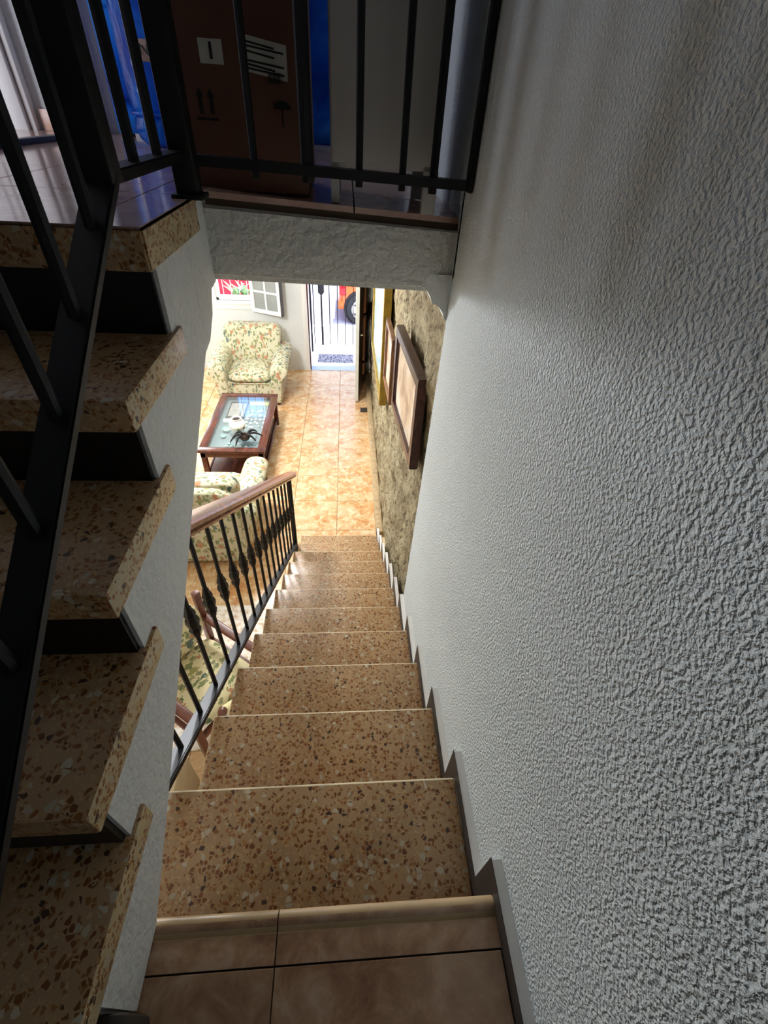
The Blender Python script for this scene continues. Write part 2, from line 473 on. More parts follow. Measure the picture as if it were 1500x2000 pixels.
# front wall with the door opening and the window opening
b = BM()
W0, W1, Z0w, Z1w = -1.93, -1.375, 1.06, 1.9      # window opening
D0, D1, DH = -.60, .30, 2.1                       # door opening
YO = YB+.28
for d in ((-4.2, W0, YB, YO, 0, 2.95), (W0, W1, YB, YO, 0, Z0w), (W0, W1, YB, YO, Z1w, 2.95), (W1, D0, YB, YO, 0, 2.95), (D0, D1, YB, YO, DH, 2.95), (D1, .6, YB, YO, 0, 2.95)):
    box(b, *d)
build('wall_front', b, MAT['plaster'], smooth=0)['kind'] = 'structure'
wall('wall_left', -4.3, -4.2, -.3, YO, 0, 2.95)
wall('wall_back', -4.3, -1.15, -.4, -.3, 0, 2.95)
wall('wall_under_landing', -1.15, XW, -.05, .07, 0, 2.04)
# room ceiling = upper floor slab
b = BM()
box(b, -4.3, -1.15, -.4, YO, 2.95, 3.09); box(b, -1.15, -.371, 1.40, YO, 2.95, 3.09)
box(b, -.351, .42, 1.62, YO, 2.975, 3.09)
build('ceiling', b, MAT['plaster'], smooth=0)['kind'] = 'structure'
# beam under the landing edge (slightly skewed as in the old house)
b = BM()
hexa(b, [(SX-.02, 1.382, 2.960), (XW, 1.49, 2.918), (XW, 1.72, 2.918), (SX-.02, 1.72, 2.960),
         (SX-.02, 1.382, 3.147), (XW, 1.47, 3.102), (XW, 1.72, 3.102), (SX-.02, 1.72, 3.147)])
bmesh.ops.bevel(b, geom=[e for e in b.edges if all(v.co.y < 1.6 for v in e.verts) and abs(e.verts[0].co.z-e.verts[1].co.z) < .1], offset=.018, segments=3, affect='EDGES')
build('beam', b, MAT['beam'])['kind'] = 'structure'
bpy.data.objects['beam'].name = 'trim_2'
# short sloping haunch where the flight meets the beam
b = BM(); prism(b, [(1.20, 2.90), (1.235, 2.857), (1.30, 2.90), (1.335, 2.955), (1.392, 2.96), (1.392, 3.147), (1.307, 3.147), (1.307, 3.09), (1.20, 3.09)], 'x', SX-.025, SX-.0075)
build('trim_3', b, MAT['plaster'], smooth=0)['kind'] = 'structure'

# ground floor: grout bed + individual tiles
S = .4744
fl = sbox('floor', (-4.2, .40, -.3, YB+.01, -.12, -.012), MAT['grout'], kind='structure')
tb = BM(); box(tb, 0, S-.005, 0, S-.004, 0, .012, bev=.0015, seg=1)
tb.verts.ensure_lookup_table()
tile0 = build('floor_tile', tb, MAT['tile'], fl, smooth=0)
first = True
gx0 = -.105; gy0 = 3.978
for i in range(-9, 2):
    for j in range(-9, 8):
        x0 = gx0+i*S; y0 = gy0+j*S
        if x0 < -4.2 or y0 < -.31 or y0 > YB-.02: continue
        w_ = min(S, .36-x0); h_ = min(S, YB-y0)
        if w_ < .06 or h_ < .03: continue
        o = tile0 if first else copy(tile0)
        first = False
        o.location = (x0, y0, -.0125+random.uniform(0, .0004)); o.scale = (w_/S, h_/S, 1)
# skirting along the stone wall: thin pale mortar fillet
b = BM(); box(b, .295, .37, 3.42, YB, 0, .055, bev=.012)
build('baseboard_right', b, plain('pale_mortar', 'b9a07a', .8, var=.2, scale=20))['kind'] = 'structure'

# threshold and porch, street
sbox('doorsill', (D0, D1, YB, YO+.02, -.03, .004), MAT['marble'], kind='structure').name = 'trim_4'
sbox('porch_floor', (-5, 3, YO+.02, 9.55, -.2, -.03), MAT['pavement'], kind='structure')
sbox('street', (-14, 14, 9.55, 18, -.4, -.16), MAT['asphalt'], kind='structure')
sbox('building_opposite', (-14, 14, 16, 16.4, -.2, 5), MAT['white'], kind='structure')

# door frame (jamb) and window frame
dr = empty('door_1', (D0, YB, 0), kind='structure')
b = BM(); box(b, D0, D0+.018, YB+.02, YB+.09, 0, DH, bev=.003); build('door_jamb', b, MAT['mahogany'], dr, world=True)
b = BM(); box(b, D0, D1, YB+.02, YB+.09, DH-.03, DH, bev=.003); build('door_head', b, MAT['mahogany'], dr, world=True)
b = BM(); box(b, D0-.075, D0, YB-.018, YB, 0, DH+.08, bev=.006); build('door_casing', b, MAT['white'], dr, world=True)

wn = empty('window_1', ((W0+W1)/2, YB, Z0w), kind='structure')
b = BM()
box(b, W0, W1, YB+.02, YB+.07, Z0w, Z0w+.035, bev=.004); box(b, W0, W0+.04, YB+.02, YB+.07, Z0w, Z1w, bev=.004)
box(b, W1-.03, W1, YB+.02, YB+.07, Z0w, Z1w, bev=.004); box(b, W0, W1, YB+.02, YB+.07, Z1w-.04, Z1w, bev=.004)
build('window_frame', b, MAT['white'], wn, world=True)
b = BM(); box(b, W0-.06, W1+.09, YB-.045, YB+.02, Z0w-.045, Z0w, bev=.008); build('window_sill', b, MAT['white'], wn, world=True)
b = BM(); box(b, W0-.02, W1+.03, YB-.02, YB, Z0w-.12, Z0w-.045, bev=.006); build('sill_moulding', b, MAT['white'], wn, world=True)
for k in range(5):
    x = W0+.07+k*.12
    b = BM(); tube(b, [(x, YB+.22, Z0w), (x, YB+.22, Z1w)], .006, 6); build('window_bar', b, MAT['white'], wn, world=True)
# casement opened into the room, four panes showing
def casement():
    root = empty('window_2', (-1.40, YB-.02, .93), kind='structure')
    root.rotation_euler = (0, 0, math.radians(-24))
    wd, ht = .50, .92
    b = BM()
    box(b, 0, wd, -.04, 0, 0, .055, bev=.006); box(b, 0, wd, -.04, 0, ht-.055, ht, bev=.006)
    box(b, 0, .055, -.04, 0, .055, ht-.055, bev=.006); box(b, wd-.055, wd, -.04, 0, .055, ht-.055, bev=.006)
    build('casement_frame', b, MAT['white'], root)
    b = BM(); box(b, wd/2-.014, wd/2+.014, -.034, -.006, .055, ht-.055, bev=.003); build('glazing_bar', b, MAT['white'], root)
    for z in (.30, .58):
        b = BM(); box(b, .055, wd-.055, -.035, -.005, z-.014, z+.014, bev=.003); build('glazing_bar', b, MAT['white'], root)
    grey = plain('grey_blind_behind_glass', '8d918e', .3, var=.06)
    zz = (.055, .286, .314, .566, .594, ht-.055)
    for a0, a1 in ((.055, wd/2-.014), (wd/2+.014, wd-.055)):
        for z0, z1 in ((zz[0], zz[1]), (zz[2], zz[3]), (zz[4], zz[5])):
            b = BM(); box(b, a0, a1, -.024, -.018, z0, z1); build('pane', b, grey, root)
    b = BM(); box(b, wd, wd+.02, -.05, .01, 0, ht, bev=.003); build('rubber_seal', b, MAT['dark_stone'], root)
casement()

# ------------------------------------------------------------------ LOWER STAIRCASE
st = empty('staircase', (XL, ny(11), 0), 'straight flight of speckled brown terrazzo steps going down to the orange tiled room', 'staircase')
b = BM(); poly = [(.10, 0), (ny(11)-.03, 0)]
for k in range(11, -1, -1):
    poly += [(ny(k)-.03, nz(k+1)-.0), (ny(k)-.03, nz(k)-.035)] if k else [(ny(0)-.03, nz(1)), (ny(0)-.03, ZT-.05), (.10, ZT-.05)]
pp = []
for p in poly:
    if not pp or (abs(p[0]-pp[-1][0]) > 1e-6 or abs(p[1]-pp[-1][1]) > 1e-6): pp.append(p)
prism(b, pp, 'x', XL+.012, XR)
build('stair_body', b, MAT['plaster'], st, world=True, smooth=0)
for k in range(1, 12):
    b = BM(); box(b, (XL-.004*random.random()) if k > 1 else -.475, XR, ny(k)-t-.028, ny(k), nz(k)-.034, nz(k), bev=.006, seg=3)
    for f in b.faces:
        f.material_index = 1 if f.calc_center_median().y > ny(k)-.0055 and f.calc_center_median().z > nz(k)-.006 else 0  # front bevel gets the painted highlight colour
    build('tread', b, [MAT['terrazzo'], MAT['lit_edge']], st, world=True)
    b = BM(); box(b, XL+.008, XR, ny(k)-.045, ny(k)-.028, nz(k+1), nz(k)-.034); build('riser', b, MAT['terrazzo'], st, world=True)
b = BM(); box(b, XL+.008, XR, ny(0)-.045, ny(0)-.028, nz(1), ZT-.03); build('riser', b, MAT['terrazzo'], st, world=True)
# stepped skirting on the wall: dark stone side, pale top
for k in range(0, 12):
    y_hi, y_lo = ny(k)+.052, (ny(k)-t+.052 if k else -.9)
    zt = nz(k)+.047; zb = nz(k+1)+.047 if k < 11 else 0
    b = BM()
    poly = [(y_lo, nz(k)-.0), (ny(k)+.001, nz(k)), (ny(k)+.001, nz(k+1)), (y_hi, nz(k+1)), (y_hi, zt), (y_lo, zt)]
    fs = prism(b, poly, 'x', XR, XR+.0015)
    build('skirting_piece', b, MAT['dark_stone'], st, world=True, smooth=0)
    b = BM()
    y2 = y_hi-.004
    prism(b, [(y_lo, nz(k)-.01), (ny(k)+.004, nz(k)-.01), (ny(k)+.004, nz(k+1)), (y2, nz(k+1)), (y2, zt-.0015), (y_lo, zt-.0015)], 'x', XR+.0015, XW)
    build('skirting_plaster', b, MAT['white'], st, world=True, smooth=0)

# ------------------------------------------------------------------ TILED LANDING in the foreground
lf = sbox('floor_landing', (-1.15, XW, -1.3, .165, ZT-.13, ZT-.012), MAT['grout_dark'], kind='structure')
def nosing_tile(x0, x1):
    b = BM()
    prof = [(.093, ZT-.012), (.093, ZT), (.136, ZT), (.139, ZT-.003), (.142, ZT-.001), (.146, ZT+.004), (.158, ZT+.005), (.168, ZT+.001), (.172, ZT-.008), (.172, ZT-.022), (.160, ZT-.028), (.160, ZT-.012)]
    prism(b, prof, 'x', x0, x1)
    for f in b.faces:
        f.material_index = 1 if (f.calc_center_median().y > .157 or .1375 < f.calc_center_median().y < .1455) else 0
    build('nosing_tile', b, [MAT['tile_dark'], MAT['nosing']], lf, world=True, smooth=50)
nosing_tile(-.372, -.1335); nosing_tile(-.131, XR)
nosing_tile(-.74, -.374)
for x0, x1 in ((-.372, -.133), (-.131, XR-.002), (-.74, -.374)):
    for y0, y1 in ((-.20, .090), (-.65, -.203)):
        b = BM(); box(b, x0, x1, y0, y1, ZT-.012, ZT, bev=.0012, seg=1); build('floor_tile', b, MAT['tile_dark'], lf, world=True)
wall('wall_stair_back', -1.25, XW+.1, -1.4, -1.3, 2.0, 5.6, m='plaster')
wall('wall_stair_left', -1.25, -1.15, -1.3, .93, 2.03, 5.6, m='plaster')

# ------------------------------------------------------------------ UPPER STAIRCASE on the left
us = empty('staircase', (-.75, .1, ZT), 'narrow upper flight of brown terrazzo slabs with black risers rising at the left', 'staircase')
TRD = [(2.412, .000, .290), (2.598, .213, .525), (2.785, .446, .775), (2.968, .687, 1.025)]   # top z, front y, back y
b = BM()
side = [(.05, 2.162), (.16, 2.165), (.349, 2.284), (.521, 2.402), (.826, 2.612), (1.173, 2.845), (1.235, 2.855), (1.30, 2.95), (1.395, 2.957), (1.395, 3.10),
        (.978, 3.10), (.978, 2.915), (.728, 2.915), (.728, 2.73), (.478, 2.73), (.478, 2.545), (.243, 2.545), (.243, 2.36), (.05, 2.36)]
prism(b, side, 'x', SX-.78, SX-.008)
build('stair_body', b, MAT['plaster'], us, world=True, smooth=0)
for i, (z, y0, y1) in enumerate(TRD):
    b = BM(); box(b, -1.12, SX, y0, y1, z-.060, z, bev=.005, seg=2)
    for f in b.faces: f.material_index = 1 if f.normal.x > .9 else 0  # light on the right-facing ends is put into the colour
    build('tread', b, [MAT['terrazzo'], MAT['terrazzo_lit_end']], us, world=True)
for i, (z, y0, y1) in enumerate(TRD):
    yb = (.243, .478, .728, .978)[i]
    zt_ = (TRD[i+1][0]-.06) if i < 3 else 3.09
    b = BM(); box(b, -1.12, SX-.016, yb-.010, yb+.002, z-.002, zt_+.002); build('riser', b, MAT['black_riser'], us, world=True)
# the lowest dark block at the foot of the flight
b = BM(); box(b, SX-.03, SX+.02, .00, .045, ZT, ZT+.13, bev=.01); build('skirting_end', b, MAT['dark_stone'], us, world=True)

# ------------------------------------------------------------------ UPPER LANDING
b = BM()
b2 = [(-1.20, .934), (SX, .934), (SX, 1.305), (-1.20, 1.305)]
hexa(b, [(x, y, 3.092) for x, y in b2]+[(x, y, 3.161) for x, y in b2])
bmesh.ops.bevel(b, geom=b.edges[:], offset=.004, segments=2, affect='EDGES')
for f in b.faces: f.material_index = 1 if f.normal.x > .9 else 0  # slab end painted in the same lit tone as the tread ends
build('landing_slab', b, [MAT['terrazzo'], MAT['terrazzo_lit_end']], us, world=True)
uf = empty('floor_upper', (-.8, 2.4, 3.09), kind='structure')
b = BM(); box(b, -2.9, -1.2, .93, 4.7, 3.09, 3.149); box(b, -1.2, -.375, 1.306, 4.7, 3.09, 3.149)
hexa(b, [(-.352, 1.40, 3.08), (XW, 1.485, 3.08), (XW, 4.7, 3.08), (-.352, 4.7, 3.08), (-.352, 1.40, 3.149), (XW, 1.485, 3.104), (XW, 4.7, 3.104), (-.352, 4.7, 3.149)])
build('screed', b, MAT['grout_dark'], uf, world=True, smooth=0)
def ltile(x0, x1, y0, y1, skew=True):
    b = BM(); g = .002
    ya, yb_ = y0, y0
    if skew and y0 < 1.5 and x0 > -.36:
        ya = 1.388+(x0+.35)*.14; yb_ = 1.388+(x1+.35)*.14
    c = [(x0+g, ya+g), (x1-g, yb_+g), (x1-g, y1-g), (x0+g, y1-g)]
    hexa(b, [(x, y, zl(x)-.014) for x, y in c]+[(x, y, zl(x)) for x, y in c])
    build('floor_tile', b, MAT['tile_gloss'], uf, world=True, smooth=0)
xs = [-2.68, -2.31, -1.94, -1.57, -1.20, -.83, -.46, -.352, .02, XW]
ys = [.936, 1.306, 1.70, 2.07, 2.44, 2.81, 3.18, 3.55]
for i in range(len(xs)-1):
    for j in range(len(ys)-1):
        if xs[i] >= -.36 and ys[j] < 1.3: continue
        ltile(xs[i], xs[i+1], ys[j], ys[j+1])
# balcony room wall with the white door, its skirting, floor strip
wall('wall_landing_back', -1.21, .42, 3.15, 3.35, 3.09, 5.6, m='plaster')
wall('wall_balcony_back', -2.9, -1.20, 3.10, 3.20, 3.09, 5.6, m='plaster')
wall('wall_balcony_left', -3.0, -2.9, .9, 3.2, 3.09, 5.6, m='plaster')
wall('wall_balcony_front', -2.9, -1.15, .83, .93, 3.09, 5.6, m='plaster')
wall('ceiling_upper', -3.0, .42, -1.4, 4.8, 5.6, 5.7, m='plaster')
sbox('baseboard_upper', (-1.50, -1.21, 3.082, 3.10, 3.163, 3.245), tile_mat('pink_skirting_tile', 'b8866a', 'cfa288', 'dab8a0', .3, 8), kind='structure', bev=.002)
sbox('trim_5', (-1.225, -1.19, .94, 3.05, 3.163, 3.182), MAT['iron_grey'], kind='structure', bev=.003)
sbox('trim_6', (-1.262, -1.238, 3.02, 3.10, 3.235, 5.2), plain('blue_grey_door_post', '8f98ac', .5), kind='structure', bev=.004)
d2 = empty('door_2', (-1.9, 3.06, 3.15), kind='structure')
b = BM(); box(b, -2.45, -1.62, 3.045, 3.085, 3.178, 5.1, bev=.004); build('door_leaf', b, MAT['white'], d2, world=True)
for a0, a1, z0, z1 in ((-2.33, -1.74, 3.30, 3.95), (-2.33, -1.74, 4.1, 4.95)):
    b = BM(); box(b, a0, a1, 3.036, 3.046, z0, z1, bev=.004); box(b, a0+.04, a1-.04, 3.028, 3.038, z0+.04, z1-.04, bev=.006)
    build('door_panel', b, MAT['white'], d2, world=True)
b = BM(); box(b, -1.615, -1.55, 3.03, 3.10, 3.15, 5.2, bev=.006); box(b, -1.545, -1.52, 3.05, 3.10, 3.15, 5.2, bev=.006)
build('door_casing', b, MAT['white'], d2, world=True)

# ------------------------------------------------------------------ RAILINGS
KNOT = [(.0075, -.075), (.011, -.072), (.012, -.060), (.016, -.055), (.020, -.036), (.0165, -.026), (.021, -.008), (.0225, .004), (.020, .018), (.0165, .026), (.019, .036), (.014, .055), (.012, .060), (.011, .072), (.0075, .075)]
KNOT = [(r_*.86, z_) for r_, z_ in KNOT]
def baluster(name, x, y, z0, z1, zk, parent, rad=.0078, knot=True):
    b = BM(); tube(b, [(x, y, z0), (x, y, z1)], rad, 8)
    o = build(name, b, MAT['iron'], parent, world=True)
    if knot:
        b = BM(); lathe(b, KNOT, (x, y, zk), 12, bump=.10)
        k = build('baluster_knot', b, MAT['iron'], None, smooth=20)
        k.parent = o; k.location = -Vector(parent.location)
    return o
# lower railing along the open side of the stairs
XRAIL = -.457
def zb1(y): return 2.357-.668*y
def zh1(y): return 3.096-.663*y
lr = empty('stair_railing', (XRAIL, 2.9, nz(10)), 'black wrought-iron railing with knotted balusters and a reddish wooden handrail beside the lower steps', 'railing')
def sloped_bar(y0, y1, zf, w_, h_, x, bev=.003):
    b = BM(); hexa(b, [(x-w_/2, y0, zf(y0)-h_), (x+w_/2, y0, zf(y0)-h_), (x+w_/2, y1, zf(y1)-h_), (x-w_/2, y1, zf(y1)-h_),
                       (x-w_/2, y0, zf(y0)), (x+w_/2, y0, zf(y0)), (x+w_/2, y1, zf(y1)), (x-w_/2, y1, zf(y1))])
    if bev: bmesh.ops.bevel(b, geom=b.edges[:], offset=bev, segments=2, affect='EDGES')
    return b
build('bottom_rail', sloped_bar(.36, 2.93, zb1, .040, .014, XRAIL), MAT['iron_grey'], lr, world=True)
build('bottom_rail_edge', sloped_bar(.36, 2.93, lambda y: zb1(y)-.014, .012, .02, XRAIL+.012), MAT['iron'], lr, world=True)
# moulded handrail
b = BM()
prof = [(-.030, -.040), (.030, -.040), (.032, -.030), (.026, -.026), (.034, -.018), (.034, -.004), (.026, .004), (.010, .010), (-.010, .010), (-.026, .004), (-.034, -.004), (-.034, -.018), (-.026, -.026), (-.032, -.030)]
prof = [(px*1.25, pz*1.15) for px, pz in prof]
A = [b.verts.new((XRAIL+px, .72, zh1(.72)+pz)) for px, pz in prof]; B_ = [b.verts.new((XRAIL+px, 3.10, zh1(3.10)+pz)) for px, pz in prof]
b.faces.new(A); b.faces.new(B_)
for i in range(len(prof)): b.faces.new((A[i], B_[i], B_[(i+1) % len(prof)], A[(i+1) % len(prof)]))
build('handrail', b, MAT['rail_wood'], lr, world=True)
for i in range(17):
    y = .555+i*.1425
    zt_ = zh1(y)-.038 if y > .80 else 2.10+.68*y
    baluster('baluster', XRAIL, y, zb1(y)-.01, zt_, zb1(y)+.37 if y > .63 else zb1(y)+.30, lr)
b = BM(); box(b, XRAIL-.018, XRAIL+.018, 2.90, 2.936, zb1(2.92)-.14, zh1(2.92)-.03, bev=.003); build('newel_post', b, MAT['iron'], lr, world=True)

# upper railing: sloping part on the left flight, then along the landing edge to the right wall
XU = -.362
def zu(y): return 2.680+.655*y
ur = empty('stair_railing', (XU, .87, 3.15), 'black iron railing with plain bars on the left flight and around the dark upper landing', 'railing')
build('bottom_rail', sloped_bar(-.25, .868, zu, .045, .020, XU), MAT['iron'], ur, world=True)
build('bottom_rail', sloped_bar(.868, 1.29, lambda y: 3.248, .040, .018, XU), MAT['iron'], ur, world=True)
YR = 1.335
b = BM(); hexa(b, [(XU+.02, YR-.02, 3.218), (XW, YR+.03, 3.192), (XW, YR+.07, 3.192), (XU+.02, YR+.02, 3.218),
                   (XU+.02, YR-.02, 3.238), (XW, YR+.03, 3.212), (XW, YR+.07, 3.212), (XU+.02, YR+.02, 3.238)])
build('bottom_rail', b, MAT['iron'], ur, world=True)
for y in (-.21, -.09, .035, .16, .285, .41, .535, .66, .785):
    b = BM(); tube(b, [(XU, y, zu(y)-.01), (XU, y, zu(y)+.86)], .0095, 8); build('baluster', b, MAT['iron'], ur, world=True)
for y in (1.01, 1.14):
    b = BM(); tube(b, [(XU, y, 3.235), (XU, y, 4.05)], .0095, 8); build('baluster', b, MAT['iron'], ur, world=True)
for x, rr in ((-.212, .0085), (-.092, .015), (.030, .0085), (.135, .0085), (.212, .010)):
    yy = YR+(x-XU)*.075
    b = BM(); tube(b, [(x, yy, 3.205-.04*(x+.35)), (x, yy, 4.05)], rr, 8); build('baluster', b, MAT['iron'], ur, world=True)
b = BM(); box(b, XU-.022, XU+.022, .846, .890, zu(.868)-.018, 4.07, bev=.004); build('newel_post', b, MAT['iron'], ur, world=True)
b = BM(); box(b, XU-.014, XU+.034, 1.257, 1.305, 3.161, 4.07, bev=.004); build('newel_post', b, MAT['iron'], ur, world=True)
b = BM(); box(b, XU-.024, XU+.044, 1.247, 1.315, 3.161, 3.171, bev=.003); build('base_plate', b, MAT['iron'], ur, world=True)
b = BM(); box(b, XW-.014, XW-.002, YR+.02, YR+.06, 3.19, 4.07, bev=.002); build('wall_bar', b, MAT['iron'], ur, world=True)
b = BM(); tube(b, [(XU, .86, 4.09), (XU, 1.30, 4.09)], .025, 8); build('handrail', b, MAT['rail_wood'], ur, world=True)
b = BM(); tube(b, [(XU, -.25, zu(-.25)+.88), (XU, .87, zu(.87)+.88)], .025, 8); build('handrail', b, MAT['rail_wood'], ur, world=True)
b = BM(); tube(b, [(XU, YR, 4.09), (XW, YR+.05, 4.07)], .025, 8); build('handrail', b, MAT['rail_wood'], ur, world=True)

# ------------------------------------------------------------------ THINGS ON THE UPPER LANDING
cb = empty('cardboard_box', (-.225, 1.60, 3.146), 'tall brown cardboard box with a number label standing behind the upper railing', 'box')
b = BM(); box(b, -.378, -.098, 1.452, 1.80, 3.157, 3.66, bev=.003); build('carton', b, MAT['cardboard'], cb, world=True)
def decal(name, x0, x1, z0, z1, m, dz=0, parent=cb, y=1.4505, th=.0012):
    b = BM(); hexa(b, [(x0, y-th, z0), (x1, y-th, z0+dz), (x1, y+.0005, z0+dz), (x0, y+.0005, z0), (x0, y-th, z1), (x1, y-th, z1+dz), (x1, y+.0005, z1+dz), (x0, y+.0005, z1)])
    return build(name, b, m, parent, world=True, smooth=0)
decal('number_label', -.323, -.272, 3.391, 3.431, MAT['label'])
text_mesh('1', .036, MAT['ink'], cb, (-.2975+.225, 1.4485-1.60, 3.411-3.146), (PI/2, 0, 0), 'number', .0012)
decal('shipping_label', -.229, -.133, 3.384, 3.443, MAT['label'], -.014)
for i, z in enumerate((3.434, 3.427, 3.419, 3.404, 3.398, 3.391)):
    x1 = -.140 if i % 2 else -.16
    decal('print_line', -.224, x1, z-.0035, z, MAT['ink'], -.010, y=1.4490, th=.0005)
for i in range(9):
    decal('barcode_line', -.176+i*.0034, -.176+i*.0034+(.0018 if i % 3 else .0026), 3.366, 3.384, MAT['ink'], 0, y=1.4490, th=.0005)
# this-way-up arrows and umbrella marks
for x in (-.337, -.312):
    b = BM(); yy = 1.4512
    prism(b, [(x-.004, 3.305), (x+.004, 3.305), (x+.004, 3.335), (x+.009, 3.335), (x, 3.350), (x-.009, 3.335), (x-.004, 3.335)], 'y', yy-.001, yy+.001)
    build('arrow_mark', b, MAT['ink'], cb, world=True, smooth=0)
decal('arrow_mark', -.350, -.300, 3.294, 3.298, MAT['ink'], 0, y=1.4515)
b = BM(); pts = [(-.150+.02*math.cos(a*PI/8), 3.322+.015*math.sin(a*PI/8)) for a in range(9)]
prism(b, pts, 'y', 1.4502, 1.4522); prism(b, [(-.1515, 3.290), (-.1485, 3.290), (-.1485, 3.323), (-.1515, 3.323)], 'y', 1.4502, 1.4522)
build('umbrella_mark', b, MAT['ink'], cb, world=True, smooth=0)

ca = empty('cabinet', (.09, 1.6, 3.13), 'dim white cabinet on short legs behind the railing beside the right wall', 'cabinet')
grey_white = plain('matt_white_panel', 'b2b1ae', .7, var=.02)
b = BM(); box(b, -.040, .236, 1.466, 1.75, 3.218, 3.95, bev=.003); build('body', b, grey_white, ca, world=True)
b = BM(); box(b, -.036, .232, 1.452, 1.466, 3.230, 3.94, bev=.002); build('door', b, grey_white, ca, world=True)
for x0, x1, y0 in ((-.040, -.018, 1.455), (.200, .236, 1.455), (-.040, -.018, 1.72), (.200, .236, 1.72)):
    b = BM(); box(b, x0, x1, y0, y0+.03, zl(x0)+.001, 3.22, bev=.001); build('leg', b, grey_white, ca, world=True)

# blue plastic things lit by the balcony room
bt = empty('water_tank', (-.70, 2.62, 3.164), 'big glossy blue plastic drum with a paper label behind the upper railing', 'drum')
b = BM()
pr = [(.10, 0), (.155, .004), (.175, .02), (.185, .05), (.182, .085), (.172, .10), (.180, .12), (.188, .17), (.188, .42), (.180, .44), (.188, .46), (.188, .75), (.15, .80), (.06, .82)]
lathe(b, pr, (0, 0, 0), 40); build('drum_body', b, MAT['blue'], bt, smooth=50)
b = BM(); lathe(b, [(.189, .098), (.193, .102), (.193, .106), (.189, .110)], (0, 0, 0), 40); build('rim_band', b, MAT['blue'], bt, smooth=50)
b = BM()
for i in range(6):
    a0 = math.radians(248+i*5); a1 = math.radians(253+i*5); rr = .1905
    b.faces.new([b.verts.new((rr*math.cos(a0), rr*math.sin(a0), .255)), b.verts.new((rr*math.cos(a1), rr*math.sin(a1), .255)), b.verts.new((rr*math.cos(a1), rr*math.sin(a1), .315)), b.verts.new((rr*math.cos(a0), rr*math.sin(a0), .315))])
bmesh.ops.remove_doubles(b, verts=b.verts, dist=.0005)
o = build('paper_label', b, plain('brown_paper_label', '9a8278', .7), bt, smooth=50)
md = o.modifiers.new('thick', 'SOLIDIFY'); md.thickness = .001
text_mesh('NA', .045, MAT['ink'], bt, (.190*math.cos(math.radians(263)), .1925*math.sin(math.radians(263)), .285), (PI/2, 0, math.radians(-7)), 'lettering')
rk = empty('shelf_rack', (-.80, 2.95, 3.163), 'white-rod rack covered with blue plastic sheet beside the blue drum', 'rack')
b = BM()
n = 24
for i in range(n+1):
    for s_ in (0, 1): pass
vsA = []
for j in range(14):
    row = []
    for i in range(n+1):
        x = -1.10+i*(1.05/n); z = 3.178+j*.07
        row.append(b.verts.new((x, 2.98+.012*noise.noise(Vector((x*9, z*4, 0))), z)))
    vsA.append(row)
for j in range(13):
    for i in range(n): b.faces.new((vsA[j][i], vsA[j][i+1], vsA[j+1][i+1], vsA[j+1][i]))
o = build('plastic_sheet', b, MAT['blue'], rk, world=True, smooth=60); md = o.modifiers.new('thick', 'SOLIDIFY'); md.thickness = .004
for x, y in ((-.925, 2.60), (-1.06, 3.03), (-.06, 3.03)):
    b = BM(); tube(b, [(x, y, 3.162), (x, y, 4.1)], .006, 8); tube(b, [(x, y, 3.163), (x, y, 3.190)], .013, 8, mi=1); build('upright', b, [MAT['white'], MAT['ink']], rk, world=True)
for z in (3.30, 3.60, 4.05):
    b = BM(); tube(b, [(-.925, 2.60, z), (-1.06, 3.03, z), (-.06, 3.03, z)], .004, 6); build('cross_rod', b, MAT['white'], rk, world=True)

